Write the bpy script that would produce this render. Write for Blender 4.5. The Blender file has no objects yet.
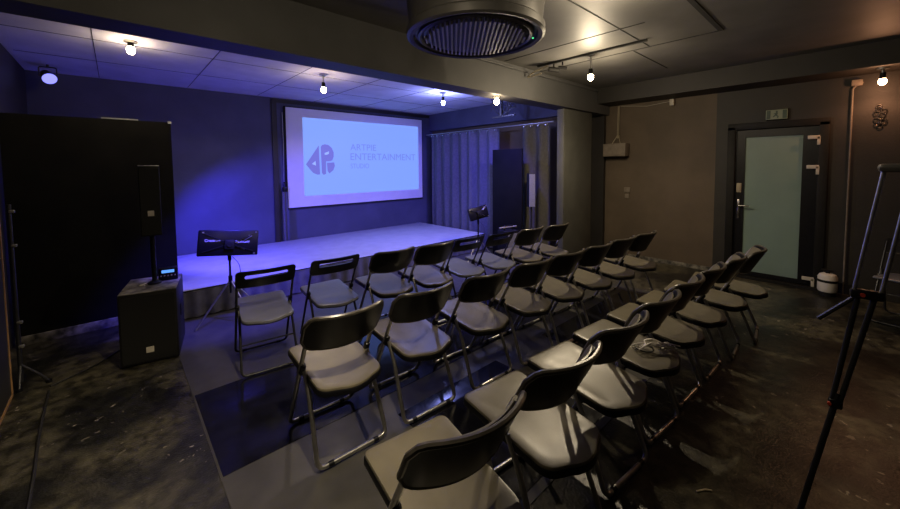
import bpy, bmesh, math, random
from mathutils import Vector, Matrix
random.seed(7)
PI = math.pi
S = bpy.context.scene
COL = S.collection

# ------------------------------------------------------------------ materials
def nmat(name, base, rough=.5, metal=0., var=.15, scale=8., bump=0., bscale=60., col2=None, detail=4., spec=.5, rvar=0., coat=0.):
    m = bpy.data.materials.new(name); m.use_nodes = True
    nt = m.node_tree; b = nt.nodes['Principled BSDF']
    tc = nt.nodes.new('ShaderNodeTexCoord')
    n = nt.nodes.new('ShaderNodeTexNoise'); n.inputs['Scale'].default_value = scale; n.inputs['Detail'].default_value = detail
    nt.links.new(tc.outputs['Object'], n.inputs['Vector'])
    r = nt.nodes.new('ShaderNodeValToRGB'); r.color_ramp.elements[0].position = .35; r.color_ramp.elements[1].position = .68
    c1 = [max(0, c*(1-var)) for c in base]; c2 = col2 if col2 else [min(1, c*(1+var)) for c in base]
    r.color_ramp.elements[0].color = (*c1, 1); r.color_ramp.elements[1].color = (*c2, 1)
    nt.links.new(n.outputs['Fac'], r.inputs['Fac']); nt.links.new(r.outputs['Color'], b.inputs['Base Color'])
    b.inputs['Roughness'].default_value = rough; b.inputs['Metallic'].default_value = metal
    b.inputs['Specular IOR Level'].default_value = spec
    if coat: b.inputs['Coat Weight'].default_value = coat; b.inputs['Coat Roughness'].default_value = .15
    if rvar:
        mp = nt.nodes.new('ShaderNodeMapRange'); mp.inputs[3].default_value = max(.03, rough-rvar); mp.inputs[4].default_value = min(1, rough+rvar)
        n3 = nt.nodes.new('ShaderNodeTexNoise'); n3.inputs['Scale'].default_value = scale*1.7; n3.inputs['Detail'].default_value = 6
        nt.links.new(tc.outputs['Object'], n3.inputs['Vector'])
        nt.links.new(n3.outputs['Fac'], mp.inputs[0]); nt.links.new(mp.outputs[0], b.inputs['Roughness'])
    if bump:
        n2 = nt.nodes.new('ShaderNodeTexNoise'); n2.inputs['Scale'].default_value = bscale; n2.inputs['Detail'].default_value = 3
        nt.links.new(tc.outputs['Object'], n2.inputs['Vector'])
        bp = nt.nodes.new('ShaderNodeBump'); bp.inputs['Strength'].default_value = bump; bp.inputs['Distance'].default_value = .01
        nt.links.new(n2.outputs['Fac'], bp.inputs['Height']); nt.links.new(bp.outputs['Normal'], b.inputs['Normal'])
    return m
def emat(name, col, st):
    m = bpy.data.materials.new(name); m.use_nodes = True
    nt = m.node_tree; b = nt.nodes['Principled BSDF']
    b.inputs['Base Color'].default_value = (.02, .02, .02, 1)
    b.inputs['Emission Color'].default_value = (*col, 1); b.inputs['Emission Strength'].default_value = st
    return m

def floor_mat():
    m = bpy.data.materials.new('scuffed_painted_concrete'); m.use_nodes = True
    nt = m.node_tree; N = nt.nodes; L = nt.links; b = N['Principled BSDF']
    tc = N.new('ShaderNodeTexCoord')
    def noise(s, d, dist=0.):
        n = N.new('ShaderNodeTexNoise'); n.inputs['Scale'].default_value = s; n.inputs['Detail'].default_value = d
        n.inputs['Distortion'].default_value = dist; L.new(tc.outputs['Object'], n.inputs['Vector']); return n
    def ramp(src, p0, c0, p1, c1):
        r = N.new('ShaderNodeValToRGB'); e = r.color_ramp.elements
        e[0].position = p0; e[0].color = (*c0, 1); e[1].position = p1; e[1].color = (*c1, 1); L.new(src, r.inputs['Fac']); return r
    big = ramp(noise(1.7, 6, .25).outputs['Fac'], .43, (.010, .0098, .007), .58, (.066, .059, .037))
    fine = ramp(noise(13, 10, .3).outputs['Fac'], .38, (.35, .35, .35), .62, (1.4, 1.4, 1.4))
    mx = N.new('ShaderNodeMix'); mx.data_type = 'RGBA'; mx.blend_type = 'MULTIPLY'; mx.inputs[0].default_value = 1
    L.new(big.outputs[0], mx.inputs[6]); L.new(fine.outputs[0], mx.inputs[7])
    # chips of bare pale concrete
    chip = ramp(noise(17, 5, .4).outputs['Fac'], .655, (0, 0, 0), .68, (1, 1, 1))
    zone = ramp(noise(1.1, 2).outputs['Fac'], .46, (0, 0, 0), .6, (1, 1, 1))
    mm = N.new('ShaderNodeMath'); mm.operation = 'MULTIPLY'; L.new(chip.outputs[0], mm.inputs[0]); L.new(zone.outputs[0], mm.inputs[1])
    m2 = N.new('ShaderNodeMix'); m2.data_type = 'RGBA'; L.new(mm.outputs[0], m2.inputs[0]); L.new(mx.outputs[2], m2.inputs[6]); m2.inputs[7].default_value = (.32, .28, .21, 1)
    L.new(m2.outputs[2], b.inputs['Base Color'])
    rr = N.new('ShaderNodeMapRange'); rr.inputs[3].default_value = .2; rr.inputs[4].default_value = .5
    L.new(noise(3.2, 7, .5).outputs['Fac'], rr.inputs[0]); L.new(rr.outputs[0], b.inputs['Roughness'])
    bp = N.new('ShaderNodeBump'); bp.inputs['Strength'].default_value = .5; bp.inputs['Distance'].default_value = .006
    L.new(noise(70, 4).outputs['Fac'], bp.inputs['Height']); L.new(bp.outputs['Normal'], b.inputs['Normal'])
    return m

M = dict(
    floor=floor_mat(),
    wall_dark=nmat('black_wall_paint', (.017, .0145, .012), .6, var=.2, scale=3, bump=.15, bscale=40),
    wall_brown=nmat('dark_brown_wall_paint', (.102, .077, .054), .6, var=.12, scale=2.5, bump=.15, bscale=35, spec=.3),
    wall_stage=nmat('charcoal_stage_wall_paint', (.065, .068, .12), .75, var=.15, scale=2, bump=.1, bscale=40),
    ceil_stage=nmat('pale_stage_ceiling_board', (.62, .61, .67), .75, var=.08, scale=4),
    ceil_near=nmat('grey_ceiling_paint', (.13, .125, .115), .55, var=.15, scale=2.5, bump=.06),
    beam=nmat('dark_grey_beam_paint', (.072, .072, .072), .6, var=.15, scale=2.2, bump=.1, bscale=25),
    seam=nmat('dark_ceiling_joint', (.02, .02, .018), .7),
    column=nmat('grey_column_paint', (.082, .082, .072), .6, var=.12, scale=4, bump=.12, bscale=45),
    stage=nmat('grey_stage_vinyl', (.42, .42, .45), .55, var=.07, scale=6, bump=.05, bscale=90),
    skirt=nmat('black_skirt_cloth', (.11, .11, .13), .85, var=.2, scale=12),
    panel=nmat('matt_black_flat', (.0055, .0052, .0038), .75, var=.25, scale=5, bump=.05, spec=.12),
    scuff=nmat('scuffed_grey_plinth', (.05, .047, .04), .6, var=.5, scale=14, col2=(.26, .24, .2)),
    mat_grey=nmat('grey_mat_vinyl', (.058, .055, .049), .38, var=.12, scale=7, rvar=.12, bump=.04, bscale=120),
    mat_black=nmat('glossy_black_vinyl', (.008, .008, .012), .16, var=.3, scale=9, rvar=.1),
    seat=nmat('grey_beige_vinyl', (.135, .120, .083), .34, var=.1, scale=9, bump=.05, bscale=220, rvar=.08),
    seat_lt=nmat('plain_grey_seat_plastic', (.145, .15, .175), .33, var=.06, scale=12),
    black_pl=nmat('black_plastic', (.005, .005, .007), .36, var=.2, scale=20, spec=.32, bump=.03, bscale=300),
    black_mt=nmat('matt_black_plastic', (.008, .0075, .007), .6, spec=.25, var=.2, scale=14),
    rim=nmat('lit_rim_edging', (.07, .062, .05), .3, var=.2, scale=20),  # lit rim of the chair backs put into a paler, warmer edging colour
    tube=nmat('dark_steel_tube', (.5, .49, .46), .33, metal=.95, var=.15, scale=30),
    chrome=nmat('bright_chrome', (.6, .58, .55), .22, metal=1., var=.08, scale=30),
    black_metal=nmat('black_powdercoat_tube', (.015, .015, .017), .38, var=.2, scale=20),
    curtain=nmat('black_curtain_cloth', (.07, .066, .058), .9, var=.15, scale=25),
    curtain_b=nmat('charcoal_stage_curtain_cloth', (.09, .09, .105), .9, var=.15, scale=25),
    screen=nmat('white_screen_fabric', (.72, .70, .74), .8, var=.02, scale=8),
    alu=nmat('brushed_aluminium', (.42, .42, .40), .35, metal=.9, var=.1, scale=40),
    white=nmat('white_enamel', (.62, .58, .52), .4, var=.06, scale=12),
    offwhite=nmat('off_white_plastic', (.5, .46, .38), .5, var=.1, scale=12),
    beige=nmat('aged_beige_plastic', (.33, .28, .19), .5, var=.1, scale=12),
    boxbrown=nmat('brown_painted_speaker_box', (.17, .14, .11), .55, var=.15, scale=16),
    wood=nmat('raw_wood_edge', (.30, .17, .07), .5, var=.25, scale=14),
    board=nmat('black_board_face', (.02, .02, .02), .4, var=.2, scale=6),
    grille=nmat('black_speaker_grille', (.010, .010, .010), .65, spec=.25, var=.3, scale=180),
    cone=nmat('dark_blue_grey_front', (.20, .20, .23), .5, var=.1, scale=50),
    red=nmat('red_plastic', (.5, .05, .02), .4),
    vent_lt=nmat('pale_grey_vent_dish', (.5, .49, .47), .45, var=.1, scale=9),
    vent=nmat('grey_painted_vent_metal', (.075, .072, .068), .4, var=.1, scale=9, metal=.2),
    cable=nmat('black_rubber_cable', (.012, .012, .012), .5),
    straw=nmat('pale_paper_strip', (.6, .5, .33), .6),
    signgreen=nmat('pale_green_sign_face', (.20, .24, .16), .5, var=.05),
    signdark=nmat('dark_green_sign_ink', (.03, .06, .04), .5),
    letter=nmat('pale_print_lettering', (.8, .8, .8), .5),
)
def glass_mat():
    m = nmat('frosted_green_glass', (.24, .34, .29), .38, var=.05, scale=3, bump=.08, bscale=260)
    b = m.node_tree.nodes['Principled BSDF']
    b.inputs['Transmission Weight'].default_value = .25; b.inputs['IOR'].default_value = 1.45
    return m
M['frost'] = glass_mat()
M['warm'] = emat('warm_lamp_filament_glow', (1, .72, .42), 60)
M['cool'] = emat('cool_lamp_glow', (.45, .55, 1), 60)
M['amber'] = emat('amber_lamp_glow', (1, .5, .24), 40)
M['bluegl'] = emat('blue_stage_lamp_glow', (.22, .22, 1), 1.6)
M['proj'] = emat('projected_light_blue_picture', (.19, .315, .93), 1.0)
M['logo'] = emat('projected_violet_logo', (.13, .135, .56), 1.0)
M['print'] = emat('projected_soft_violet_print', (.135, .19, .72), 1.0)
M['logo_lt'] = emat('projected_pale_highlight', (.28, .40, 1.0), 1.0)
M['lcd'] = emat('blue_display_glow', (.1, .3, .9), 1.2)
M['led_g'] = emat('green_indicator_glow', (.1, .9, .3), 1.5)

# ------------------------------------------------------------------ mesh helpers
class MB:
    def __init__(s): s.bm = bmesh.new()
    def box(s, c, d, rot=None, bev=0.):
        b = bmesh.new(); bmesh.ops.create_cube(b, size=1)
        for v in b.verts: v.co = Vector((v.co.x*d[0], v.co.y*d[1], v.co.z*d[2]))
        if bev: bmesh.ops.bevel(b, geom=list(b.edges), offset=bev, segments=2, affect='EDGES', profile=.5)
        mt = Matrix.Translation(Vector(c)) @ (rot.to_4x4() if rot else Matrix())
        b.transform(mt); s._join(b); return s
    def _join(s, b):
        me = bpy.data.meshes.new('tmp'); b.to_mesh(me); b.free(); s.bm.from_mesh(me); bpy.data.meshes.remove(me)
    def cyl(s, a, b, r, r2=None, n=16, cap=True):
        a = Vector(a); b = Vector(b); r2 = r if r2 is None else r2
        return s.rings([(a, r), (b, r2)], (b-a), n, cap)
    def rings(s, lst, axis, n=16, cap=True):
        z = Vector(axis).normalized(); x = z.orthogonal().normalized(); y = z.cross(x)
        rows = []
        for c, r in lst:
            rows.append([s.bm.verts.new(Vector(c)+x*math.cos(2*PI*i/n)*r+y*math.sin(2*PI*i/n)*r) for i in range(n)])
        for p, q in zip(rows, rows[1:]):
            for i in range(n): s.bm.faces.new((p[i], p[(i+1) % n], q[(i+1) % n], q[i]))
        if cap:
            s.bm.faces.new(rows[0][::-1]); s.bm.faces.new(rows[-1])
        return s
    def lathe(s, c, prof, n=40, axis=(0, 0, 1), cap=False):
        c = Vector(c); a = Vector(axis).normalized()
        return s.rings([(c+a*z, max(r, .0005)) for r, z in prof], a, n, cap)
    def tube(s, pts, r, n=10, closed=False):
        pts = [Vector(p) for p in pts]; rows = []; L = len(pts); up = None
        for i, p in enumerate(pts):
            if closed: t = (pts[(i+1) % L]-pts[i-1]).normalized()
            elif i == 0: t = (pts[1]-p).normalized()
            elif i == L-1: t = (p-pts[-2]).normalized()
            else: t = ((pts[i+1]-p).normalized()+(p-pts[i-1]).normalized()).normalized()
            if up is None: up = t.orthogonal().normalized()
            else: up = (up-t*up.dot(t)).normalized()
            w = t.cross(up)
            rows.append([s.bm.verts.new(p+up*math.cos(2*PI*k/n)*r+w*math.sin(2*PI*k/n)*r) for k in range(n)])
        pairs = list(zip(rows, rows[1:]))
        for p, q in pairs:
            for i in range(n): s.bm.faces.new((p[i], p[(i+1) % n], q[(i+1) % n], q[i]))
        if not closed: s.bm.faces.new(rows[0][::-1]); s.bm.faces.new(rows[-1])
        else:
            p, q = rows[-1], rows[0]
            for i in range(n): s.bm.faces.new((p[i], p[(i+1) % n], q[(i+1) % n], q[i]))
        return s
    def prism(s, poly, f, t):
        # poly: 2-D outline; f(x,z)->point, t: thickness vector
        a = [s.bm.verts.new(f(*p)) for p in poly]; b = [s.bm.verts.new(Vector(f(*p))+Vector(t)) for p in poly]
        n = len(poly); s.bm.faces.new(a); s.bm.faces.new(b[::-1])
        for i in range(n): s.bm.faces.new((a[i], b[i], b[(i+1) % n], a[(i+1) % n]))
        return s
    def build(s, name, mat, parent=None, loc=(0, 0, 0), rotz=0., smooth=True):
        bmesh.ops.recalc_face_normals(s.bm, faces=list(s.bm.faces))
        me = bpy.data.meshes.new(name); s.bm.to_mesh(me); s.bm.free()
        me.materials.append(mat if not isinstance(mat, str) else M[mat])
        if smooth:
            for p in me.polygons: p.use_smooth = True
            try: me.set_sharp_from_angle(angle=math.radians(38))
            except Exception: pass
        o = bpy.data.objects.new(name, me); COL.objects.link(o)
        o.location = loc; o.rotation_euler = (0, 0, rotz)
        if parent: o.parent = parent
        return o
def tag(o, label, cat, group=None):
    o['label'] = label; o['category'] = cat
    if group: o['group'] = group
    return o
def struct(o, label=None):
    o['kind'] = 'structure'
    if label: o['label'] = label
    return o
def thing(name, label, cat, loc=(0, 0, 0), rotz=0., group=None):
    o = bpy.data.objects.new(name, None); COL.objects.link(o); o.empty_display_size = .1
    o.location = loc; o.rotation_euler = (0, 0, rotz); return tag(o, label, cat, group)
def copy_tree(o, parent=None):
    c = o.copy(); COL.objects.link(c); c.parent = parent
    for ch in list(o.children): copy_tree(ch, c)
    return c
def fillet(pts, r, n=6):
    pts = [Vector(p) for p in pts]; out = [pts[0]]
    for a, b, c in zip(pts, pts[1:], pts[2:]):
        u = (a-b).normalized(); v = (c-b).normalized()
        rr = min(r, (a-b).length*.49, (c-b).length*.49)
        p, q = b+u*rr, b+v*rr
        for i in range(n+1):
            t = i/n; out.append(p*(1-t)**2+b*2*t*(1-t)+q*t*t)
    out.append(pts[-1]); return out
def rrect(x0, z0, x1, z1, r, n=6):
    o = []
    for cx, cz, a0 in ((x1-r, z0+r, -90), (x1-r, z1-r, 0), (x0+r, z1-r, 90), (x0+r, z0+r, 180)):
        for i in range(n+1):
            a = math.radians(a0+90*i/n); o.append((cx+r*math.cos(a), cz+r*math.sin(a)))
    return o
def bx(x0, x1, y0, y1, z0, z1, **k): return MB().box(((x0+x1)/2, (y0+y1)/2, (z0+z1)/2), (x1-x0, y1-y0, z1-z0), **k)
def text_mesh(txt, size, mat, name, parent, mtx, depth=.002, bold=0.):
    cu = bpy.data.curves.new('t', 'FONT'); cu.body = txt; cu.size = size; cu.extrude = depth; cu.offset = bold
    o = bpy.data.objects.new('t', cu); COL.objects.link(o)
    dg = bpy.context.evaluated_depsgraph_get(); me = bpy.data.meshes.new_from_object(o.evaluated_get(dg))
    bpy.data.objects.remove(o); bpy.data.curves.remove(cu)
    me.transform(mtx); me.materials.clear(); me.materials.append(M[mat]); me.name = name
    r = bpy.data.objects.new(name, me); COL.objects.link(r)
    if parent: r.parent = parent
    return r

# ------------------------------------------------------------------ room shell
XL, XR, YB, YN = -.75, 6.5, 6.75, -2.6      # left wall, right wall, stage wall, wall behind the viewer
ZC, ZS, ZB = 2.87, 2.80, 2.47
BY0, BY1 = 2.93, 3.2
struct(bx(XL-.15, 7.6, YN-.15, YB+.25, -.12, 0).build('floor', 'floor', smooth=False))
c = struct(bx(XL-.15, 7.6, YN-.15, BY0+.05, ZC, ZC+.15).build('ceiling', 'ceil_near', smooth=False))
MB().box((4.32, 1.9, ZC-.002), (.014, 2.0, .006)).box((3.4, .89, ZC-.002), (1.85, .04, .010)) \
    .box((3.56, 2.1, ZC-.002), (.008, 1.6, .005)).box((3.2, 1.52, ZC-.002), (2.2, .008, .005)).box((4.9, 1.7, ZC-.002), (1.1, .008, .005)) \
    .build('joint', 'seam', c, smooth=False)
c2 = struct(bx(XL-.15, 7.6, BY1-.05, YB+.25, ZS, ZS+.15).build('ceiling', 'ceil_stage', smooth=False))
mb = MB()
for x in (-.1, .85, 1.8, 2.75, 3.7, 4.65): mb.box((x, 4.95, ZS-.001), (.006, 3.5, .004))
for y in (3.9, 4.78, 5.7): mb.box((2.4, y, ZS-.001), (6.2, .006, .004))
mb.build('joint', 'seam', c2, smooth=False)
struct(bx(XL-.15, XL, YN, YB, 0, 2.95).build('wall_left', 'wall_dark', smooth=False))
struct(bx(XL-.15, 7.6, YB, YB+.2, 0, 2.95).build('wall_stage', 'wall_stage', smooth=False))
struct(bx(XL-.15, 7.6, YN-.15, YN, 0, 2.95).build('wall_near', 'wall_dark', smooth=False))
# right wall: brown painted bay, then the dark bay with the door opening (Y .25..1.17)
wr = struct(bx(XR, XR+.2, 1.36, YB, 0, 2.95).build('wall_right', 'wall_brown', smooth=False))
DY0, DY1, DZ = .25, 1.17, 2.11
w2 = bx(XR, XR+.2, DY1, 1.36, 0, 2.95); w2.box((XR+.1, (DY0+DY1)/2, (DZ+2.95)/2), (.2, DY1-DY0, 2.95-DZ)).box((XR+.1, (DY0+YN)/2, 1.475), (.2, DY0-YN, 2.95))
struct(w2.build('wall_right', 'wall_dark', smooth=False))
struct(bx(XR+.9, XR+1.05, YN, YB, 0, 2.95).build('wall_outer', 'wall_brown', smooth=False))
# soffit over right wall, beam, column, stage side soffit
struct(bx(6.02, XR, YN, BY0, 2.62, ZC).build('trim_1', 'wall_dark', smooth=False))
bm_ = struct(bx(XL, XR, BY0, BY1, ZB, ZC).build('trim_2', 'beam', smooth=False), 'dark beam across the ceiling between stage and seating')
MB().tube([(2.9, BY0-.02, ZC-.05), (6.0, BY0-.02, ZC-.05)], .014, 8).build('conduit', 'beam', bm_)
struct(bx(5.1, 6.0, 3.0, 3.12, 0, ZB, bev=.012).build('trim_3', 'column'), 'square grey column at the end of the beam')
struct(bx(5.5, XR, 3.3, YB, 2.42, ZS).build('trim_4', 'wall_stage', smooth=False))
struct(bx(2.02, 2.10, YB-.03, YB, .3, ZS-.02).build('trim_5', 'wall_dark', smooth=False))
struct(bx(2.10, 5.5, YB-.012, YB, 2.72, ZS-.02).build('trim_6', 'wall_dark', smooth=False))
struct(bx(XR-.07, XR, 2.99, 3.3, 0, 2.62).build('column_shade_strip', 'wall_dark', smooth=False))  # dark strip added in place of the column's shadow on the wall
struct(bx(XR-.012, XR, 1.3, 2.98, 0, .06).build('baseboard_right', 'scuff', smooth=False))

# door
d = bpy.data.objects.new('door_1', None); COL.objects.link(d); d.location = (XR, 0, 0); struct(d, 'black framed door with frosted green glass pane')
fr = MB()
fr.box((-.012, DY1+.0, DZ/2), (.06, .09, DZ), bev=.006).box((-.012, DY0, DZ/2), (.06, .09, DZ), bev=.006).box((-.012, (DY0+DY1)/2, DZ), (.06, 1.01, .09), bev=.006)
fr.build('door_frame', 'black_mt', d)
lf = MB(); y0, y1, z0, z1 = .44, 1.02, .09, 1.96
lf.box((.03, (y1+DY1-.045)/2, DZ/2), (.045, DY1-.045-y1, DZ-.08)).box((.03, (y0+DY0+.045)/2, DZ/2), (.045, y0-DY0-.045, DZ-.08))
lf.box((.03, (y0+y1)/2, (z0+.035)/2), (.045, y1-y0, z0-.035)).box((.03, (y0+y1)/2, (z1+DZ-.04)/2), (.045, y1-y0, DZ-.04-z1))
lf.build('door_leaf', 'black_pl', d, smooth=False)
bx(.025, .037, y0-.005, y1+.005, z0-.005, z1+.005).build('glass_pane', 'frost', d, smooth=False)
h = MB().box((.002, 1.075, .96), (.012, .03, .27), bev=.004).tube(fillet([(0, 1.075, 1.01), (-.05, 1.075, 1.01), (-.05, .95, 1.01)], .02), .010, 10)
h.build('handle', 'chrome', d)
MB().box((.0, 1.075, 1.26), (.02, .055, .13), bev=.004).build('lock_plate', 'beige', d)
for z in (1.92, 1.55, .13):
    MB().box((-.045, .34, z), (.01, .11, .045), bev=.002).box((-.045, .295, z-.045), (.01, .03, .10), bev=.002).build('hinge', 'offwhite', d)
struct(bx(XR-.09, XR+.0, DY0-.05, DY1+.05, 0, .03).build('trim_7', 'black_mt', smooth=False))

# exit sign
t = thing('exit_sign', 'small green exit sign with a running figure above the glass door', 'sign', (XR-.02, .70, 2.24))
bx(-.02, .02, -.115, .115, -.07, .07, bev=.004).build('sign_case', 'black_mt', t)
bx(-.024, -.0195, -.108, .108, -.062, .062).build('sign_face', 'signgreen', t, smooth=False)
g = MB(); F = lambda a, b: Vector((-.0245, -a, b))
g.prism([(-.012, .028), (-.002, .05), (.012, .045), (.010, .030)], F, (-.002, 0, 0))
g.prism([(-.02, -.005), (-.002, .03), (.016, .022), (.006, -.008), (.022, -.022), (.018, -.05), (.008, -.05), (.008, -.028), (-.008, -.016), (-.03, -.035), (-.036, -.028)], F, (-.002, 0, 0))
g.prism([(-.03, .012), (-.006, .02), (-.008, .012), (-.028, .004)], F, (-.002, 0, 0))
g.prism([(-.1, -.055), (-.06, -.055), (-.06, .055), (-.1, .055)], F, (-.002, 0, 0)).prism([(.06, -.055), (.1, -.055), (.1, .055), (.06, .055)], F, (-.002, 0, 0))
g.build('pictogram', 'signdark', t, smooth=False)

# wall-hung speaker box with cable, switch, cluster of rings, tube for a lit corner edge
t = thing('wall_speaker', 'brown box speaker hung by a cable high on the brown wall', 'speaker', (XR-.11, 2.76, 1.74))
bx(-.09, .09, -.19, .19, 0, .22, bev=.01).build('cabinet', 'boxbrown', t)
bx(-.094, -.0905, -.17, .17, .02, .20).build('grille', 'boxbrown', t, smooth=False)
MB().tube([(0, -.07, .22), (.05, -.02, .36), (.06, -.02, .86)], .006, 8).tube([(0, .07, .22), (.05, .0, .36), (.065, .0, .86)], .006, 8).box((.08, 0, .34), (.03, .04, .05)).build('hanging_cable', 'beige', t)
t = thing('light_switch', 'pair of small brown switches below the hanging speaker box', 'switch', (XR-.012, 2.6, 1.02))
bx(-.012, .012, -.05, .05, .1, .19, bev=.003).build('switch_plate', 'boxbrown', t)
bx(-.012, .012, -.035, .035, 0, .075, bev=.003).build('switch_plate', 'boxbrown', t)
t = tag(MB().tube(fillet([(XR-.03, .03, .0), (XR-.03, .03, 2.48), (XR-.03, -.05, 2.53)], .03), .008, 8).box((XR-.04, .0, 2.53), (.06, .09, .07), bev=.008).build('lit_edge_strip', 'boxbrown'), 'thin vertical strip for a lit corner edge, box on top, right of the door', 'edge highlight')  # thin tube added as the highlight along a wall corner
r_ = MB()
for k in range(10):
    cx, cz = -.19+.03*math.sin(k*2.4), 2.02+.024*k
    r_.tube([(XR-.02, cx+.024*math.cos(a*PI/5), cz+.024*math.sin(a*PI/5)) for a in range(10)], .005, 6, closed=True)
tag(r_.build('hanging_chain', 'chrome'), 'short chain of shiny rings hanging under the orange lamp', 'chain')
t = tag(MB().box((XR-.05, 1.93, 2.56), (.05, .06, .1), bev=.006).tube([(XR-.05, 1.93, 2.58), (XR-.03, 2.3, 2.55), (XR-.04, 2.72, 2.6)], .004, 6).build('junction_box', 'offwhite'), 'tiny pale box and wire at top edge of the brown wall', 'box')

# gas canister by the door
t = thing('gas_canister', 'squat white canister with a black band on floor right of door', 'canister', (6.3, .16, 0))
MB().lathe((0, 0, .05), [(.001, 0), (.08, 0), (.088, .02), (.088, .175), (.075, .205), (.045, .22), (.001, .221)], 32).build('body', 'white', t)
MB().lathe((0, 0, 0), [(.001, 0), (.074, 0), (.074, .055), (.001, .055)], 28).build('base_ring', 'black_mt', t)
MB().lathe((0, 0, .165), [(.0885, 0), (.091, .002), (.091, .028), (.0885, .03)], 32).build('band', 'black_mt', t)
MB().lathe((0, 0, .262), [(.022, 0), (.022, .03), (.001, .03)], 16).box((0, 0, .305), (.03, .11, .016), bev=.004).build('valve', 'black_mt', t)

# ------------------------------------------------------------------ stage
SZ = .30
t = thing('stage', 'low stage with grey vinyl top and black cloth skirt', 'stage', (0, 0, 0))
bx(.45, 5.2, 4.72, YB-.02, .03, SZ, bev=.004).build('platform', 'stage', t)
def pleats(x0, x1, y, z0, z1, amp, per, axis=0, th=.004, nz=10, flare=.5, seed=1):
    rnd = random.Random(seed); mb = MB(); n = int(abs(x1-x0)/per*14); rows = []
    ph = [0.]
    for i in range(n): ph.append(ph[-1]+2*PI/14*rnd.uniform(.75, 1.25))
    for j in range(nz+1):
        z = z1+(z0-z1)*j/nz; row = []
        for i in range(n+1):
            u = x0+(x1-x0)*i/n; a = amp*(1-flare+flare*j/nz)
            o = a*math.sin(ph[i])+.3*a*math.sin(ph[i]*.43+j*.15+seed)
            row.append((u, y+o, z) if axis == 0 else (y+o, u, z))
        rows.append(row)
    for side in (0, 1):
        vs = [[mb.bm.verts.new((p[0]+(0 if axis == 0 else th*side), p[1]+(th*side if axis == 0 else 0), p[2])) for p in r] for r in rows]
        for j in range(nz):
            for i in range(n): mb.bm.faces.new((vs[j][i], vs[j][i+1], vs[j+1][i+1], vs[j+1][i]))
    return mb
pleats(.46, 5.18, 4.69, .012, SZ-.012, .014, .16, flare=.3, seed=3).build('skirt', 'skirt', t)
MB().tube([(.45, 4.715, SZ-.006), (5.2, 4.715, SZ-.006)], .008, 6).build('edge_strip', 'black_mt', t)

# projection screen (hangs on the stage wall)
SX0, SX1, SZ0, SZ1, SY = 2.235, 5.225, .885, 2.652, 6.68
t = thing('projection_screen', 'large projection screen with blue picture and logo on the stage wall', 'screen', ((SX0+SX1)/2, SY, SZ0))
W = (SX1-SX0)/2; H_ = SZ1-SZ0
bx(-W, W, 0, .012, 0, H_).build('screen_fabric', 'screen', t, smooth=False)
bx(-W-.03, W+.03, .014, .05, -.02, H_+.02, bev=.006).build('backing_frame', 'black_mt', t)
PX0, PX1, PZ0, PZ1 = -W+.285, W-.105, .195, H_-.155
bx(PX0, PX1, -.003, -.0005, PZ0, PZ1).build('picture', 'proj', t, smooth=False)
fy = -.0045
F = lambda a, b: Vector((a, fy, b))
def P(px, py):     # picture pixels -> screen coordinates (position of a mark on the screen)
    u = (px-302.5)/(418.5-302.5)
    top = 117+(126.2-117)*u; bot = 197+(191.6-197)*u; v = (py-top)/(bot-top)
    u2 = u*(1+.32)/(1+.32*u)    # the picture recedes to the right
    return (PX0+(PX1-PX0)*(u*.62/(1-.38*u) if False else u*(1/(1+.28*(1-u)))), PZ1+(PZ0-PZ1)*v)
lg = MB()
lg.prism([P(*q) for q in ((318.3, 145.5), (318.9, 175), (316, 175.2), (312, 173.5), (308.5, 169.5), (304.8, 164.6))], F, (0, -.001, 0))
lg.prism([P(*q) for q in ((320.3, 147), (321.5, 145.2), (324.5, 144.3), (328, 145), (331.5, 148), (333.3, 152.5), (333.2, 157), (331.8, 160.5), (329.5, 161.6), (325.3, 161.8), (325, 174.5), (322.5, 175.6), (320.8, 173.5))], F, (0, -.001, 0))
lg.prism([P(*q) for q in ((326.2, 163.2), (333.6, 162.8), (334.2, 166.5), (332.5, 170.8), (328.3, 174.2), (326.6, 171.5))], F, (0, -.001, 0))
lg.build('logo', 'logo', t, smooth=False)
fy = -.0060
MB().prism([P(*q) for q in ((314.6, 161.2), (314.9, 166), (310.8, 164.2))], F, (0, -.001, 0)).build('logo_counter', 'logo_lt', t, smooth=False)
MB().prism([P(*q) for q in ((324, 153.2), (328.6, 151.5), (328.4, 154), (326, 155), (324.2, 155))], F, (0, -.001, 0)).build('logo_counter', 'logo_lt', t, smooth=False)
RX = Matrix.Rotation(PI/2, 4, 'X')
def scr_text(txt, px, py, width, hgt):
    x0, zb = P(px, py); x1, _ = P(px+width, py)
    tm = text_mesh(txt, 1, 'print', 'lettering', None, Matrix())
    me = tm.data; xs = [v.co.x for v in me.vertices]; ys = [v.co.y for v in me.vertices]; w = max(xs)-min(xs); hh = max(ys)-min(ys)
    z1 = P(px, py-hgt)[1]
    for v in me.vertices:
        v.co = Vector((x0+(v.co.x-min(xs))/w*(x1-x0), -.0045 if v.co.z > 0 else -.0035, zb+(v.co.y-min(ys))/hh*(z1-zb)))
    tm.parent = t
scr_text('ARTPIE', 350.3, 150.5, 26, 6.5)
scr_text('ENTERTAINMENT', 350.3, 160.5, 65, 7)
scr_text('STUDIO', 350.3, 169.2, 18.5, 5)

# pull chain left of the screen
t = thing('screen_chain', 'cable with a small motor hanging left of the screen', 'cable', (2.17, 6.66, .5))
MB().tube([(0, 0, 2.05), (.005, 0, 1.4), (-.01, 0, .78)], .007, 8).build('cord', 'alu', t)
MB().box((0, 0, .72), (.07, .05, .09), bev=.01).cyl((0, 0, .78), (0, 0, .85), .02).build('motor', 'black_pl', t)
pleats(-.045, .045, 0, -.18, .68, .012, .05, nz=12, flare=.4, seed=9).build('cloth_tie', 'curtain_b', t)

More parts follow.
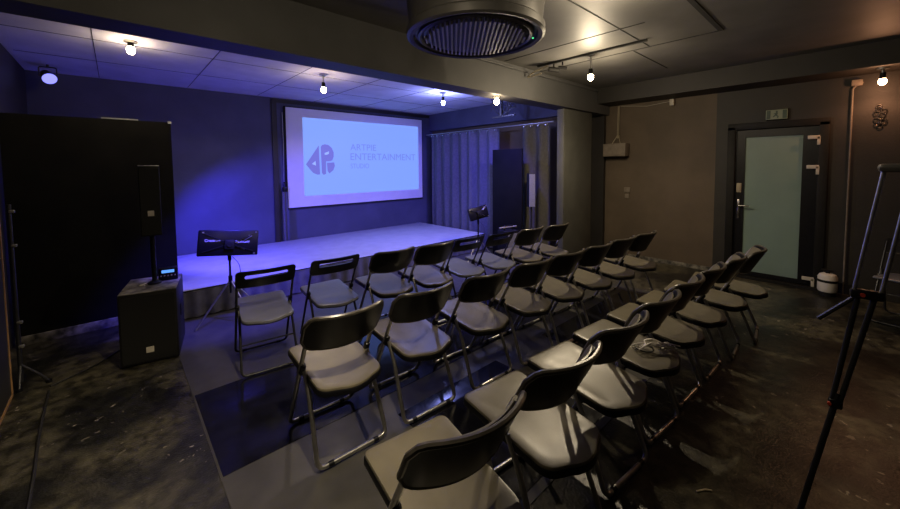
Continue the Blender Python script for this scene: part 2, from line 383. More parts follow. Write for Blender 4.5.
# ------------------------------------------------------------------ curtains, right of the stage
def curtain(name, label, y0, y1, mat, n, seed):
    t = thing(name, label, 'curtain', (5.3, (y0+y1)/2, 0), 0, 'curtains on the rail beside the stage')
    hw = (y1-y0)/2
    pleats(-hw, hw, 0, .03, 2.29, .045, .27, axis=1, nz=14, flare=.25, seed=seed).build('cloth', mat, t)
    for i in range(n):
        y = -hw+.06+(2*hw-.12)*i/max(1, n-1)
        MB().tube([(-.0+.026*math.cos(a*PI/6)*.3, y+.018*math.sin(a*PI/6)*.2+.0, 2.285+.026*math.sin(a*PI/6)) for a in range(12)], .0055, 6, closed=True).box((-.045, y, 2.262), (.012, .028, .028), bev=.004).build('eyelet', 'chrome', t)
    return t
curtain('curtain', 'long charcoal curtain at stage side, lit blue', 4.45, 6.42, 'curtain_b', 11, 2)
curtain('curtain', 'short black curtain beside the grey column', 3.36, 3.92, 'curtain', 4, 5)
tag(MB().tube([(5.3, 3.3, 2.31), (5.3, 6.6, 2.31)], .011, 10).build('curtain_rail', 'alu'), 'thin metal rail carrying the curtains beside the stage', 'rail')
struct(bx(5.6, 5.7, 3.3, YB, 0, 2.42).build('wall_side', 'wall_brown', smooth=False))
t = thing('black_flat', 'tall narrow black flat standing in front of the side curtains', 'panel', (4.98, 4.0, 0), 0)
bx(-.02, .02, -.32, .32, .02, 1.88, bev=.01).build('face_board', 'panel', t)
bx(.0, .22, -.26, -.2, 0, .05).build('foot', 'black_mt', t); bx(.0, .22, .2, .26, 0, .05).build('foot', 'black_mt', t)

# cable bunch and truss bits over the curtain
t = thing('cable_bunch', 'tangled cables and bracket hanging by the ceiling above curtains', 'cable', (5.0, 4.1, 2.45))
mb = MB(); rr = random.Random(4)
for k in range(5):
    pts = [Vector((rr.uniform(-.04, .04), -.28+.56*i/8, .22+.12*math.sin(i*.8+k)-(.10 if 2 < i < 6 else 0)+rr.uniform(-.03, .03))) for i in range(9)]
    mb.tube(fillet(pts, .04, 3), .007, 6)
mb.build('cable', 'vent', t)
MB().box((0, .05, .178), (.04, .04, .36)).box((0, 0, .0), (.04, .5, .02)).build('bracket', 'vent', t)

# ------------------------------------------------------------------ left partition, board, stand
t = thing('partition_panel', 'wide matt black partition at left behind the subwoofer', 'partition', (-.13, 5.02, 0))
bx(-.6, .60, 0, .045, .09, 2.10).build('panel_sheet', 'panel', t, smooth=False)
bx(-.6, .60, -.012, .05, 0, .09, bev=.004).build('plinth', 'scuff', t)
bx(.05, .33, -.006, .02, 2.10, 2.112).build('top_strip', 'alu', t, smooth=False)
bx(.575, .606, -.006, .02, 2.085, 2.11).build('corner_bracket', 'alu', t, smooth=False)
t = thing('leaning_board', 'black board with raw wood edge standing at the far left', 'board', (-.565, 3.6, 0), 0)
Rt = Matrix()
Rt = Matrix.Identity(3)
MB().box((-.05, -.05, .85), (.02, .78, 1.66), rot=Rt).build('board_face', 'board', t, smooth=False)
MB().box((-.048, .345, .85), (.026, .02, 1.7), rot=Rt).box((-.09, -.05, 1.69), (.026, .8, .02)).box((-.048, -.05, .012), (.026, .8, .02)).build('wood_edge', 'wood', t, smooth=False)

t = thing('light_stand', 'slim black stand with low legs at left edge near wood-edged board', 'stand', (-.58, 4.10, 0))
MB().tube([(0, 0, .03), (0, 0, 1.35)], .013, 10).build('pole', 'black_metal', t)
for a in (-25, 95, 215):
    a = math.radians(a); q = (.16*math.cos(a), .16*math.sin(a), .012); 
    if a > 3: q = (-.02 if a < 2 else .0, .12 if a < 2 else -.10, .012)
    lg = MB().tube([(0, 0, .16), (q[0]*.6, q[1]*.6, .08), q], .009, 8).build('leg', 'black_metal', t)
    MB().lathe((q[0], q[1], 0), [(.001, 0), (.018, 0), (.018, .02), (.001, .022)], 12).build('rubber_foot', 'black_pl', lg)
for z in (.3, .48, 1.05, 1.3): MB().box((.015, -.01, z), (.03, .03, .02), bev=.004).build('clip', 'alu', t)

# floor cables (left) and paper strip
tag(MB().tube(fillet([(-.42, 3.93, .006), (-.2, 4.08, .006), (0., 4.35, .006)], .1), .006, 6).build('floor_cable', 'cable'), 'thin black cable on the floor running towards the subwoofer', 'cable')
tag(MB().tube(fillet([(-.42, 3.85, .006), (-.41, 3.3, .006), (-.38, 2.8, .006), (-.36, 2.2, .006)], .2), .008, 6).build('floor_cable', 'cable'), 'black cable on the floor running down the left edge of photo', 'cable')
tag(MB().tube([(2.03, .46, .004), (2.07, .435, .006), (2.09, .41, .004)], .004, 6).build('paper_strip', 'straw'), 'pale curled strip lying on dark floor at bottom right', 'litter')
tag(MB().tube([(1.35, 1.73, .008), (1.37, 1.70, .012), (1.41, 1.70, .008)], .003, 6).build('paper_strip', 'straw'), 'tiny pale strip on the black floor sheet between chair rows', 'litter')

# ------------------------------------------------------------------ PA on the left: sub, pole, column speaker, mixer
t = thing('subwoofer', 'large black subwoofer box on floor left of the stage', 'subwoofer', (.20, 4.08, 0), math.radians(-11))
bx(-.19, .19, -.25, .25, .012, .595, bev=.008).build('cabinet', 'black_mt', t)
bx(-.175, .175, -.256, -.2505, .03, .57).build('grille', 'grille', t, smooth=False)
bx(-.188, .188, -.248, .248, .594, .600, bev=.002).build('worn_top', 'scuff', t)
bx(-.025, .025, -.262, -.2565, .10, .145).build('badge', 'offwhite', t, smooth=False)
for sx in (-1, 1):
    for sy in (-1, 1): MB().cyl((sx*.15, sy*.2, 0), (sx*.15, sy*.2, .013), .02).build('rubber_foot', 'black_pl', t)
bx(.1895, .197, -.06, .08, .3, .4, bev=.003).build('side_handle', 'black_pl', t)
t = thing('column_speaker', 'slim black column speaker on a pole above the subwoofer', 'speaker', (.215, 4.08, .60), math.radians(-4))
MB().cyl((0, 0, 0), (0, 0, .43), .018).lathe((0, 0, 0), [(.001, 0), (.05, 0), (.05, .012), (.02, .03)], 20).build('pole', 'black_pl', t)
bx(-.07, .07, -.09, .09, .43, 1.02, bev=.006).build('cabinet', 'black_mt', t)
bx(-.064, .064, -.094, -.0905, .44, 1.0).build('grille', 'grille', t, smooth=False)
bx(-.07, .07, -.093, .08, 1.0205, 1.028, bev=.002).build('top_edge', 'alu', t)
bx(-.02, .022, -.099, -.0945, .60, .645).build('badge', 'offwhite', t, smooth=False)
t = thing('audio_mixer', 'little black box with a lit blue display on the subwoofer', 'mixer', (.315, 4.12, .60), math.radians(-10))
Rm = Matrix.Rotation(math.radians(-55), 3, 'X')
bx(-.07, .07, -.02, .05, .0, .11, bev=.008).build('case', 'black_pl', t)
bx(-.045, .045, -.024, -.0205, .07, .095).build('display', 'lcd', t, smooth=False)
k_ = MB()
for i in range(5): k_.cyl((-.05+.025*i, -.02, .045), (-.05+.025*i, -.032, .045), .006, n=8)
k_.build('knobs', 'beige', t)
MB().tube(fillet([(-.07, .0, .02), (-.12, -.02, .006), (-.2, -.1, .006), (-.15, -.12, .006)], .03), .005, 6).build('lead', 'offwhite', t)

# ------------------------------------------------------------------ monitors on stands (black bag-like panels)
def monitor(label, loc, rotz, pitch, h, w, hh, writing=True, feet=(200, 320, 80), reach=.33, roll=0.):
    t = thing('monitor_stand', label, 'monitor', loc, rotz)
    MB().cyl((0, 0, .30), (0, 0, h), .011).build('pole', 'black_metal', t)
    MB().cyl((0, 0, .42), (0, 0, .48), .019).cyl((0, 0, h-.1), (0, 0, h-.03), .018).build('collar', 'black_pl', t)
    for a in feet:
        a = math.radians(a); MB().tube([(0, 0, .44), (reach*math.cos(a), reach*math.sin(a), .01)], .009, 8).build('leg', 'tube', t)
    R = Matrix.Rotation(pitch, 3, 'X') @ Matrix.Rotation(roll, 3, 'Y')
    R4 = Matrix.Translation(Vector((0, 0, h+.08))) @ R.to_4x4()
    b = MB().box((0, 0, 0), (w, .05, hh), bev=.012); b.bm.transform(R4); b.build('monitor_body', 'black_pl', t)
    b = MB().box((0, -.035, -.02), (.09, .03, .10), bev=.01).cyl((0, -.06, -.02), (0, -.02, -.02), .025); b.bm.transform(R4); b.build('mount_bracket', 'black_mt', t)
    b = MB()
    for sx, sz in ((-1, 1), (1, 1), (1, -1), (-1, -1)): b.tube([(0, -.045, -.01), (sx*w*.42, -.032, sz*hh*.36)], .0035, 6)
    b.bm.transform(R4); b.build('stay', 'black_mt', t)
    b = MB()
    for (x0, z0, x1, z1) in ((.09, .03, .17, .075), (.12, .02, .19, .07), (.05, -.03, .13, -.07)): b.tube([(x0*w/.5, -.034, z0), (x1*w/.5, -.034, z1)], .004, 6)
    for sx, sz in ((-.86, .8), (.9, .84), (.86, -.86)): b.box((sx*w/2, -.028, sz*hh/2), (.018, .006, .012))
    b.bm.transform(R4); b.build('clip', 'alu', t)
    if writing:
        mx = R4 @ Matrix.Translation(Vector((-w*.40, -.027, .012))) @ RX
        text_mesh('Crestron', .036, 'letter', 'lettering', t, mx, .001, .0008)
        mx = R4 @ Matrix.Translation(Vector((w*.10, -.027, .0))) @ RX
        text_mesh('Samsung', .038, 'letter', 'lettering', t, mx, .001, .0008)
    MB().tube(fillet([(.02, -.02, h-.06), (.08, -.05, h-.14), (.09, -.04, h-.26), (.03, -.01, h-.40)], .05), .003, 6).build('lead', 'cable', t)
    return t
monitor('black panel with pale lettering on a stand in front of stage', (.84, 4.33, 0), math.radians(-3), math.radians(-12), .745, .54, .26, roll=math.radians(7), feet=(190, 300, 350))
monitor('small black panel on a stand at the far stage corner', (4.3, 4.05, 0), math.radians(-14), math.radians(-12), .76, .36, .20, writing=False, roll=math.radians(-10))

# small PA near column
t = thing('loudspeaker', 'small slim speaker with pale front on a pole beside column', 'speaker', (5.0, 3.52, 0), math.radians(-40))
MB().cyl((0, 0, 0), (0, 0, .93), .014).lathe((0, 0, 0), [(.001, 0), (.12, 0), (.12, .015), (.02, .025)], 24).build('pole', 'black_metal', t)
bx(-.05, .05, -.05, .10, .92, 1.47, bev=.006).build('cabinet', 'black_mt', t)
bx(-.047, .047, -.056, -.0505, .93, 1.46).build('grille', 'cone', t, smooth=False)
t = thing('amplifier_case', 'black equipment case with a carry handle by stage corner', 'case', (4.66, 3.72, 0), math.radians(-10))
bx(-.13, .13, -.12, .12, .0, .56, bev=.01).build('case_body', 'black_mt', t)
bx(-.115, .115, -.126, -.121, .05, .52).build('case_front', 'cone', t, smooth=False)
MB().tube(fillet([(-.09, 0, .56), (-.09, 0, .63), (.09, 0, .63), (.09, 0, .56)], .03), .014, 8).build('carry_handle', 'black_pl', t)
bx(-.2, .16, -.02, .0, .605, .62).build('cable_plug', 'offwhite', t, smooth=False)

# ------------------------------------------------------------------ floor mats
tag(bx(.335, 4.9, .97, 4.66, 0.0, .004).build('floor_mat', 'mat_grey', smooth=False), 'large grey vinyl mat under the rows of chairs', 'mat')
tag(bx(.345, 3.4, 2.14, 3.06, .0041, .0065).build('black_sheet', 'mat_black', smooth=False), 'glossy black sheet under the row nearest the stage', 'floor sheet')
tag(bx(1.28, 2.24, 1.02, 1.92, .0041, .0065).build('black_sheet', 'mat_black', smooth=False), 'glossy black sheet between middle row and nearest row', 'floor sheet')
tag(bx(2.9, 4.7, 1.0, 1.92, .0041, .0065).build('black_sheet', 'mat_black', smooth=False), 'glossy black sheet under the far end of the nearest row', 'floor sheet')

# ------------------------------------------------------------------ folding chairs
TY0, TY1 = .235, -.19     # front leg foot / top of back, along y
def ty(z): return TY0+(TY1-TY0)*z/.80
def back_panel(w, z0, z1, bulge, th, rc, slot=None, N=14):
    """curved panel following the back tubes; slot = (x half width, z low, z high)"""
    mb = MB()
    def pt(x, z, k): return Vector((x, ty(z)-bulge*(1-(x/w)**2)+(th/2 if k else -th/2), z))
    if slot is None:
        nx, nz = 24, 8; grids = []
        for k in (0, 1):
            g = []
            for j in range(nz+1):
                row = []
                for i in range(nx+1):
                    u = -1+2*i/nx; x = w*u
                    e = max(0, abs(x)-(w-rc)); dz = rc-math.sqrt(max(0, rc*rc-e*e))
                    zt = z1-dz; zb = z0+dz*.9-.02*(1-u*u)
                    row.append(mb.bm.verts.new(pt(x, zb+(zt-zb)*j/nz, k)))
                g.append(row)
            grids.append(g)
        a, b = grids
        for g in grids:
            for j in range(nz):
                for i in range(nx): mb.bm.faces.new((g[j][i], g[j][i+1], g[j+1][i+1], g[j+1][i]))
        edge = [(0, i) for i in range(nx+1)]+[(j, nx) for j in range(1, nz+1)]+[(nz, i) for i in range(nx-1, -1, -1)]+[(j, 0) for j in range(nz-1, 0, -1)]
        for (j, i), (j2, i2) in zip(edge, edge[1:]+edge[:1]): mb.bm.faces.new((a[j][i], a[j2][i2], b[j2][i2], b[j][i]))
        mb.edge = [((a[j][i].co+b[j][i].co)/2).copy() for j, i in edge]
    else:
        sw, s0, s1 = slot
        def ring(x0, za, x1, zb, r):       # dense outline
            out = []; o = rrect(x0, za, x1, zb, r, 5); L = len(o)
            for q in range(L):
                p, s = o[q], o[(q+1) % L]; k = 8 if abs(p[0]-s[0]) > .1 else 1
                for m in range(k): out.append((p[0]+(s[0]-p[0])*m/k, p[1]+(s[1]-p[1])*m/k))
            return out
        O = ring(-w, z0, w, z1, rc); I = ring(-sw, s0, sw, s1, (s1-s0)*.49)
        V = [[[mb.bm.verts.new(pt(x, z, k)) for x, z in lst] for lst in (O, I)] for k in (0, 1)]; n = len(O)
        for i in range(n):
            j = (i+1) % n
            for k in (0, 1): mb.bm.faces.new((V[k][0][i], V[k][0][j], V[k][1][j], V[k][1][i]))
            for q in (0, 1): mb.bm.faces.new((V[0][q][i], V[0][q][j], V[1][q][j], V[1][q][i]))
    return mb
def seat_outline(w, yf, yr, mid, rf, rr):
    o = []
    for cx, cy, a0, r in ((w-rf, yf-rf, 0, rf), (-w+rf, yf-rf, 90, rf)):
        for i in range(7): a = math.radians(a0+15*i); o.append((cx+r*math.cos(a), cy+r*math.sin(a)))
    wr_ = w*.97
    for i in range(7): a = math.radians(180+15*i*.85); o.append((-wr_+rr+rr*math.cos(a), yr+rr+rr*math.sin(a)))
    for i in range(1, 12): u = -1+2*i/12; o.append((u*(wr_-rr), yr-(mid)*(1-u*u)))
    for i in range(7): a = math.radians(270+13.5+15*i*.85); o.append((wr_-rr+rr*math.cos(a), yr+rr+rr*math.sin(a)))
    return o
def zs(y): return .437+.075*(y)            # seat plane tilts down to the back
def slab(mb, outline, dz0, dz1, inset=.012, dish=0.):
    """rounded slab following the seat plane"""
    n = len(outline); c = Vector((0, sum(p[1] for p in outline)/n))
    def ring(s, dz): return [mb.bm.verts.new((p[0]*s, c.y+(p[1]-c.y)*s, zs(c.y+(p[1]-c.y)*s)+dz)) for p in outline]
    s = 1-inset/.2
    rs = [ring(s, dz0), ring(1, dz0+.006), ring(1, dz1-.007), ring(.985, dz1-.002), ring(s, dz1), ring(.72, dz1-dish*.6), ring(.38, dz1-dish), ring(.05, dz1-dish)]
    for p, q in zip(rs, rs[1:]):
        for i in range(n): mb.bm.faces.new((p[i], p[(i+1) % n], q[(i+1) % n], q[i]))
    mb.bm.faces.new(rs[0][::-1]); mb.bm.faces.new(rs[-1]); return mb
def make_chair(slotted):
    r = .0095 if slotted else .0125; tm = 'black_metal' if slotted else 'tube'; w = .203
    t = thing('folding_chair', 'x', 'chair')
    so = seat_outline(.192, .272, -.262, .04, .03, .075)
    if slotted:
        slab(MB(), so, -.012, .012, dish=.004).build('seat', 'seat_lt', t)
        slab(MB(), [(x*1.015, y*1.01) for x, y in so], -.020, -.006).build('seat_rim', 'black_pl', t)
        back_panel(.215, .665, .805, .035, .018, .03, (.155, .735, .770)).build('backrest', 'black_pl', t)
        MB().tube([(w*u, ty(.665)-.03*(1-u*u), .662) for u in [-1+i/8 for i in range(17)]], .006, 8).build('back_rail', 'rim', t)
    else:
        slab(MB(), so, -.002, .016, dish=.008).build('seat', 'seat', t)
        slab(MB(), [(x*1.02, y*1.015) for x, y in so], -.030, .004).build('seat_pan', 'black_pl', t)
        bp = back_panel(.228, .622, .81, .085, .022, .05); ed = bp.edge
        b = bp.build('backrest', 'black_pl', t)
        bt = MB().tube([p for p in ed], .0115, 8, closed=True); bt.build('edge_trim', 'rim', b)
        pd = back_panel(.210, .64, .795, .073, .008, .045)
        bmesh.ops.translate(pd.bm, verts=list(pd.bm.verts), vec=(0, .0165, 0)); pd.build('back_pad', 'seat', b)
    # front frame: both back tubes run down to the front bar
    p = fillet([(-w, ty(.77), .77), (-w, TY0, r), (w, TY0, r), (w, ty(.77), .77)], .045, 8)
    MB().tube(p, r, 12).build('front_frame', tm, t)
    w2 = w-.012
    p = fillet([(-w2, -.035, .455), (-w2, -.10, .34), (-w2-.012, -.235, r), (w2+.012, -.235, r), (w2, -.10, .34), (w2, -.035, .455)], .045, 8)
    MB().tube(p, r, 12).build('rear_frame', tm, t)
    MB().tube([(-w2, -.155, .215), (w2, -.155, .215)], .006, 8).build('stretcher', tm, t) if slotted else None
    MB().tube([(-w, ty(.10), .10), (w, ty(.10), .10)], .0065, 8).build('stretcher', tm, t) if False else None
    for s in (-1, 1):
        MB().box((s*(w-.006), ty(.46)-.008, .462), (.03, .034, .075), rot=Matrix.Rotation(math.radians(26), 3, 'X'), bev=.008).build('pivot_bracket', 'black_pl', t)
        MB().cyl((s*(w+.012), ty(.44), .44), (s*(w-.03), ty(.44), .44), .008).build('bolt', 'chrome', t)
        for y in (TY0, -.235):
            MB().tube([(s*(w-.055), y, r), (s*(w-.085), y, r)], r+.002, 10).build('rubber_foot', 'black_pl', t)
    return t
solid = make_chair(False); slotc = make_chair(True); used = {0: False, 1: False}
def put(slotted, x, y, rz, label, group):
    src = slotc if slotted else solid
    o = src if not used[slotted] else copy_tree(src); used[slotted] = True
    o.location = (x, y, .0105); o.rotation_euler = (0, 0, math.radians(rz)); o['label'] = label; o['group'] = group
    return o
G1, G2, G3 = 'folding chairs in the row nearest the stage', 'folding chairs in the middle row', 'folding chairs in the nearest row'
R1 = [(1, 0.87, 3.26, -7, 'slot-backed black folding chair beside the stand with lettered panel'),
      (1, 1.41, 3.2, -4, 'slot-backed black folding chair, second from left in the stage-side row'),
      (0, 1.92, 3.07, -2, 'solid-backed folding chair with blue-lit seat, left of two before stage centre'),
      (0, 2.39, 3.01, -3, 'solid-backed folding chair with blue-lit seat, right of two before stage centre'),
      (1, 2.86, 2.99, -3, 'slot-backed folding chair, left of the pair in front of far stage corner'),
      (1, 3.33, 2.93, -3, 'slot-backed folding chair, right of the pair in front of far stage corner'),
      (0, 3.81, 2.86, -3, 'dark folding chair second from the column in the stage-side row'),
      (0, 4.31, 2.79, -4, 'dark folding chair next to the column, last of the stage-side row')]
R2 = [(0, 0.925, 2.05, -2, 'solid-backed folding chair at the left end of the middle row'),
      (0, 1.46, 2.02, -3, 'black folding chair with shadow stripes on its beige seat, second in middle row'),
      (0, 2.01, 1.97, -3, 'black folding chair with a bright beige seat, third in middle row'),
      (0, 2.53, 1.93, -4, 'black folding chair, fourth from left in the middle row'),
      (0, 3.01, 1.89, -4, 'black folding chair, fifth from left in the middle row'),
      (0, 3.5, 1.85, -4, 'black folding chair, third from the right end of middle row'),
      (0, 3.99, 1.82, -4, 'black folding chair, next to last at the right of middle row'),
      (0, 4.48, 1.77, -4, 'black folding chair ending the middle row by the brown wall')]
R3 = [(0, 0.83, 0.97, -7, 'closest black folding chair at the bottom of the picture, seat partly cut off'),
      (0, 1.37, 0.96, -6, 'black folding chair beside the closest one, shiny floor patch behind it'),
      (0, 1.88, 0.95, -6, 'black folding chair left of the one holding cables, in nearest row'),
      (0, 2.37, 0.94, -6, 'black folding chair in nearest row with pale cables on its seat'),
      (0, 2.85, 0.93, -4, 'black folding chair right of the one holding cables, in nearest row'),
      (0, 3.32, 0.9, -2, 'black folding chair, third from the door end of nearest row'),
      (0, 3.8, 0.85, 3, 'dim black folding chair, next to last towards the glass door'),
      (0, 4.27, 0.78, 6, 'dim black folding chair nearest the glass door, last of nearest row')]
for g, rows in ((G1, R1), (G2, R2), (G3, R3)):
    for a in rows: put(*a, g)

# cables lying on a seat of the nearest row
t = thing('cable_bundle', 'pale grey cables bundled on a seat in the nearest row', 'cable', (2.36, .80, .457), math.radians(-10))
mb = MB(); rr = random.Random(11)
for k in range(6):
    a = rr.uniform(-.5, .5); x0 = rr.uniform(-.09, -.02); pts = []
    for i in range(7):
        pts.append((x0+.038*i*math.cos(a), .06-.02*i+rr.uniform(-.02, .02)+.03*math.sin(i+k), .008+.03*math.sin(i/6*PI)*rr.random()+.004*k))
    mb.tube(fillet(pts, .02, 3), .0045, 6)
mb.build('cable', 'white', t)
MB().box((.09, -.04, .016), (.05, .02, .016), bev=.004).box((.12, -.02, .014), (.04, .018, .014), rot=Matrix.Rotation(.5, 3, 'Z'), bev=.004).build('plug', 'white', t)
mb = MB().tube([(.05*math.cos(a*PI/8), .05*math.sin(a*PI/8)+.03, .012) for a in range(16)], .005, 6, closed=True); mb.build('black_lead', 'cable', t)
t = thing('plug_adapter', 'tiny red and white adapter on a seat front in nearest row', 'adapter', (2.20, 1.02, .457))
bx(-.02, .005, -.012, .012, 0, .02, bev=.003).build('red_cap', 'red', t); bx(.006, .04, -.012, .012, 0, .018, bev=.003).build('body', 'white', t)

# far dim chair behind the tripod
far = copy_tree(slotc); far.location = (5.75, -.42, 0); far.rotation_euler = (0, 0, math.radians(75)); far['label'] = 'dim folding chair half hidden behind the tripod at right edge'; del far['group']

# ------------------------------------------------------------------ tripod, right edge
t = thing('video_tripod', 'tall black twin-tube tripod at the right edge', 'tripod', (2.02, -.30, 0))
ox, oy = 2.02, -.30
def V3(x, y, z): return Vector((x-ox, y-oy, z))
def leg(A, B, C, D, side, near):
    A, B, C, D = map(Vector, (A, B, C, D)); s = Vector(side)
    l = MB().tube([A-s, B-s], .0065, 10).tube([A+s, B+s], .0065, 10).build('leg', 'tube', t)
    MB().tube([B-s*.62, C-s*.3], .0085, 10).tube([B+s*.62, C+s*.3], .0085, 10).build('lower_tubes', 'black_metal', l)
    MB().tube([C+(B-C)*.1, D], .010, 10).build('foot_tube', 'black_metal', l)
    for q, e in ((B, 1.1), (C, .42)):
        b = MB().box((0, 0, 0), (s.length*2*e+.012, .03, .034), bev=.008); an = math.atan2(s.y, s.x)
        b.bm.transform(Matrix.Translation(q) @ Matrix.Rotation(an, 4, 'Z')); b.build('lock_block', 'black_pl', l)
    MB().lathe(D, [(.001, -.004), (.02, -.004), (.022, .02), (.014, .035)], 14).build('rubber_foot', 'black_pl', l)
    return l
sd = (.004, -.033, 0)
l1 = leg(V3(2, -.107, 1.57), V3(2, -.050, 1.12), V3(2, .015, .68), V3(2, .128, .005), sd, 1)
MB().cyl(V3(1.988, -.04, 1.12), V3(1.978, -.04, 1.12), .007).build('lock_button', 'red', l1)
MB().cyl(V3(1.988, .03, .68), V3(1.978, .03, .68), .006).build('lock_button', 'red', l1)
l2 = leg(V3(2.09, -.36, 1.56), V3(2.25, -.5, 1.10), V3(2.4, -.66, .68), V3(2.6, -.86, .005), (.03, .02, 0), 0)
l3 = leg(V3(1.93, -.37, 1.56), V3(1.8, -.55, 1.10), V3(1.66, -.72, .68), V3(1.5, -.92, .005), (.03, -.02, 0), 0)
MB().box((0, .03, 1.58), (.10, .42, .03), bev=.012).build('shoulder', 'vent', t)
MB().lathe((0, -.02, 1.60), [(.001, 0), (.05, 0), (.055, .03), (.045, .06), (.06, .07), (.06, .10), (.001, .10)], 24).build('head', 'black_mt', t)
MB().tube([V3(2.0, -.022, 1.105), V3(2.02, .07, .99)], .008, 8).build('spreader_arm', 'black_metal', t)
MB().tube([(0, -.09, 1.66), (.15, -.36, 1.5)], .009, 8).build('pan_handle', 'black_metal', t)

# ------------------------------------------------------------------ round ceiling unit
t = thing('round_ceiling_vent', 'big round ribbed ventilation unit hanging from the ceiling', 'vent', (2.1, 2.0, 2.585))
CR = .525
MB().lathe((0, 0, 0), [(CR-.0, .285), (CR-.02, .07), (CR, .05), (CR+.0, .0), (CR-.02, -.012), (CR-.05, -.004), (CR-.055, .02)], 64).build('drum', 'vent', t)
MB().lathe((0, 0, 0), [(CR-.055, .02), (CR-.08, .02), (CR-.085, .0), (CR-.10, -.01), (CR-.115, .0), (CR-.12, .03)], 64).build('inner_ring', 'vent', t)
MB().lathe((0, 0, 0), [(CR-.12, .02), (CR-.15, .004), (.25, .003), (.1, .002), (.001, .002)], 64).build('dish', 'vent', t)
mb = MB()
for i in range(24):
    x = -CR+.15+(2*CR-.30)*i/23; hl = math.sqrt(max(0, (CR-.145)**2-x*x))
    mb.box((x, 0, -.008), (.013, 2*hl, .024))
mb.bm.transform(Matrix.Rotation(math.radians(-43), 4, 'Z'))
g = mb.build('rib', 'vent_lt', t, smooth=False); g.name = 'ribbed_grille'
MB().cyl((.30, -.32, -.012), (.30, -.32, -.018), .006, n=8).build('indicator', 'led_g', t)

# ------------------------------------------------------------------ lamps
def light(name, kind, loc, col, power, size=.03, **k):
    L = bpy.data.lights.new(name, kind); L.color = col; L.energy = power
    if kind == 'POINT': L.shadow_soft_size = size
    if kind == 'SPOT': L.shadow_soft_size = size; L.spot_size = k.get('cone', 1.6); L.spot_blend = .6
    o = bpy.data.objects.new(name, L); COL.objects.link(o); o.location = loc
    if 'aim' in k: o.rotation_euler = (Vector(k['aim'])-Vector(loc)).to_track_quat('-Z', 'Y').to_euler()
    return o
def lamp(label, x, y, zb, zc, mat, col, power, cone=2.9, aimv=(0, 0, -1), r=.034, group='ceiling spot lamps', up=.35):
    t = thing('ceiling_lamp', label, 'lamp', (x, y, zb), 0, group)
    H = zc-zb
    MB().lathe((0, 0, H), [(.001, 0), (.05, 0), (.05, -.012), (.014, -.02), (.012, -.06)], 24).cyl((0, 0, H-.05), (0, 0, .08), .009).build('stem', 'alu', t)
    MB().lathe((0, 0, 0), [(.001, .10), (.022, .095), (.024, .05), (.026, .03)], 20).build('socket', 'black_mt', t)
    MB().lathe((0, 0, 0), [(.022, .035), (.03, .02), (r, .0), (r*.85, -.02), (r*.5, -.034), (.001, -.038)], 24).build('bulb', mat, t)
    light('lamp_light', 'POINT', (x, y, zb-.06), col, power*up, .03)
    light('lamp_light', 'SPOT', (x, y, zb-.06), col, power*(1-up), .03, aim=(x, y, 0), cone=cone)
    return t
WARM = (1, .82, .56)
lamp('warm ceiling lamp over the black partition, leftmost lamp', .16, 4.62, 2.715, ZS, 'warm', (1, .82, .62), 12, up=.3)
lamp('warm ceiling lamp just above the projection screen', 2.045, 4.66, 2.60, ZS, 'warm', (1, .82, .66), 15, up=.3)
lamp('small blue-white ceiling lamp right of the screen', 4.01, 4.55, 2.63, ZS, 'cool', (.28, .32, 1), 105, cone=1.9, r=.028, up=.30)
lamp('warm ceiling lamp near the cables above the curtains', 3.60, 3.06, 2.405, ZB, 'warm', WARM, 12)
lamp('warm ceiling lamp hanging right of the round vent, before the column', 4.11, 2.08, 2.61, ZC, 'warm', WARM, 95, up=.40)
lamp('orange ceiling lamp at the upper right by the door wall', 6.2, -.185, 2.475, 2.62, 'amber', (1, .45, .22), 15)
light('lamp_light', 'POINT', (.75, 1.15, 2.66), WARM, 16, .04)  # added warm fill without a fixture, lifts the left end of the beam
light('lamp_light', 'POINT', (2.62, 1.1, 2.66), WARM, 22, .03)       # lamp just above the picture's top edge
light('lamp_light', 'SPOT', (.75, 1.15, 2.70), WARM, 150, .04, aim=(-.15, 2.05, 0), cone=1.3)       # added unseen warm spot, brightens the left floor


# track rail with two small fittings left of the lamp
t = thing('spot_rail', 'dark rail with small unlit spot fittings under grey ceiling', 'rail', (4.04, 2.3, ZC-.03))
MB().box((0, -.2, .018), (.03, 1.3, .022)).build('rail', 'seam', t, smooth=False)
for y, s in ((.22, 1.), (.10, .6)):
    MB().cyl((0, y, 0), (0, y, -.04), .01).cyl((-.05*s, y+.04, -.06), (.05*s, y-.04, -.075), .03*s).build('spot_head', 'black_mt', t)
MB().tube(fillet([(0, .3, 0), (-.03, .5, -.05), (-.02, .62, -.10), (0, .4, -.08)], .06), .008, 6).build('cable', 'beige', t)

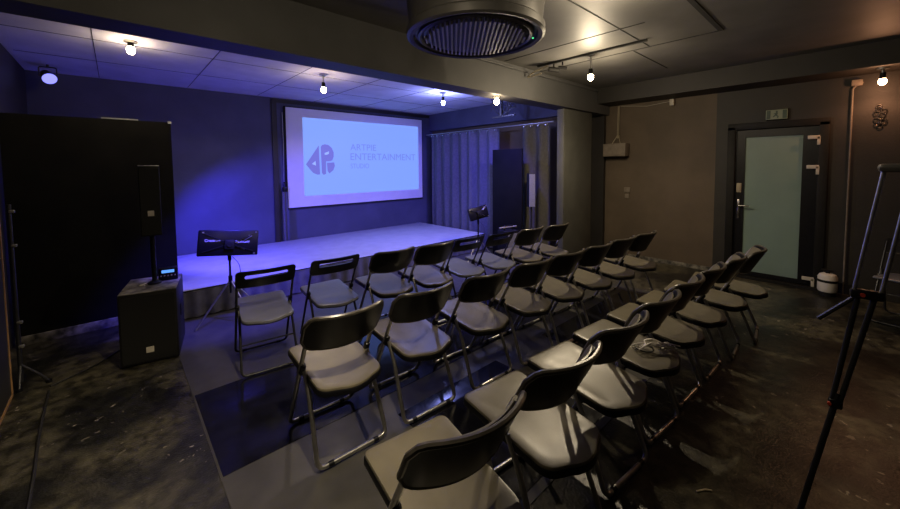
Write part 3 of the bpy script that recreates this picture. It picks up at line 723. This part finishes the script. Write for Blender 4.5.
# blue stage wash fixtures
def par(label, loc, aim, power, stand=False, col=(.07, .055, 1), size=.10, cone=2.3, lensr=.052):
    t = thing('stage_light', label, 'stage light', loc, 0, None)
    dv = (Vector(aim)-Vector(loc)).normalized()
    Rq = dv.to_track_quat('Z', 'Y').to_matrix().to_4x4()
    b = MB().lathe((0, 0, 0), [(.001, -.10), (.045, -.10), (.055, -.04), (.06, .05), (.055, .052), (.052, .03)], 24); b.bm.transform(Rq); b.build('housing', 'black_pl', t)
    b = MB().lathe((0, 0, 0), [(lensr, .053), (lensr*.7, .066), (.001, .07)], 24); b.bm.transform(Rq); b.build('lens', 'bluegl', t)
    q = -1 if stand else 1
    b = MB().tube(fillet([(-.07, 0, 0), (-.07, 0, .11*q), (.07, 0, .11*q), (.07, 0, 0)], .02), .006, 8).cyl((0, 0, .11*q), (0, 0, .02-loc[2] if stand else ZS-loc[2]+.004), .011); b.build('yoke', 'black_metal', t)
    if stand: MB().lathe((0, 0, -loc[2]), [(.001, 0), (.14, 0), (.14, .02), (.02, .035)], 28).build('base_plate', 'black_metal', t)
    light('stage_light_beam', 'SPOT', Vector(loc)+dv*.08, col, power, .05, aim=aim, cone=cone)
    return t
par('round blue-glowing stage light high on the left wall', (-.52, 6.25, 2.66), (.4, 3.5, 1.0), 1.5, cone=1.4, lensr=.062)
par('blue stage light on a pole behind the black partition', (.33, 5.6, 1.5), (1.9, 6.3, .3), 330, True, cone=1.95)
par('blue stage light tucked behind the ceiling beam, right side', (4.25, 3.42, 2.64), (4.3, 5.3, .3), 330, cone=2.0)
par('blue stage light tucked behind the ceiling beam, left side', (1.35, 3.42, 2.64), (.95, 4.75, .2), 600, cone=.85)

# ------------------------------------------------------------------ world, camera
w = bpy.data.worlds.new('World'); S.world = w; w.use_nodes = True
w.node_tree.nodes['Background'].inputs[0].default_value = (.5, .55, .7, 1); w.node_tree.nodes['Background'].inputs[1].default_value = .005
F_, CX, CY = 367., 450., 186.
a = Vector((853-CX, -(162.5-CY), -F_)).normalized(); b = Vector((115-CX, -(169-CY), -F_)).normalized()
z = a.cross(b).normalized(); mid = (a+b).normalized(); dif = (a-b).normalized()
a = (mid+dif).normalized(); b = (mid-dif).normalized(); z = a.cross(b)
Rc = Matrix((a, b, z))            # rows = world axes in camera coordinates -> camera-to-world rotation
cam = bpy.data.cameras.new('camera'); co = bpy.data.objects.new('camera', cam); COL.objects.link(co)
co.matrix_world = Matrix.Translation((0, 0, 1.6)) @ Rc.to_4x4()
cam.sensor_width = 36; cam.lens = 36*F_/900; cam.shift_y = (CY-254.5)/900; cam.clip_start = .02
S.camera = co
vs = S.view_settings; vs.view_transform = 'Standard'; vs.look = 'None'; vs.gamma = 1; vs.use_curve_mapping = False; vs.exposure = .2
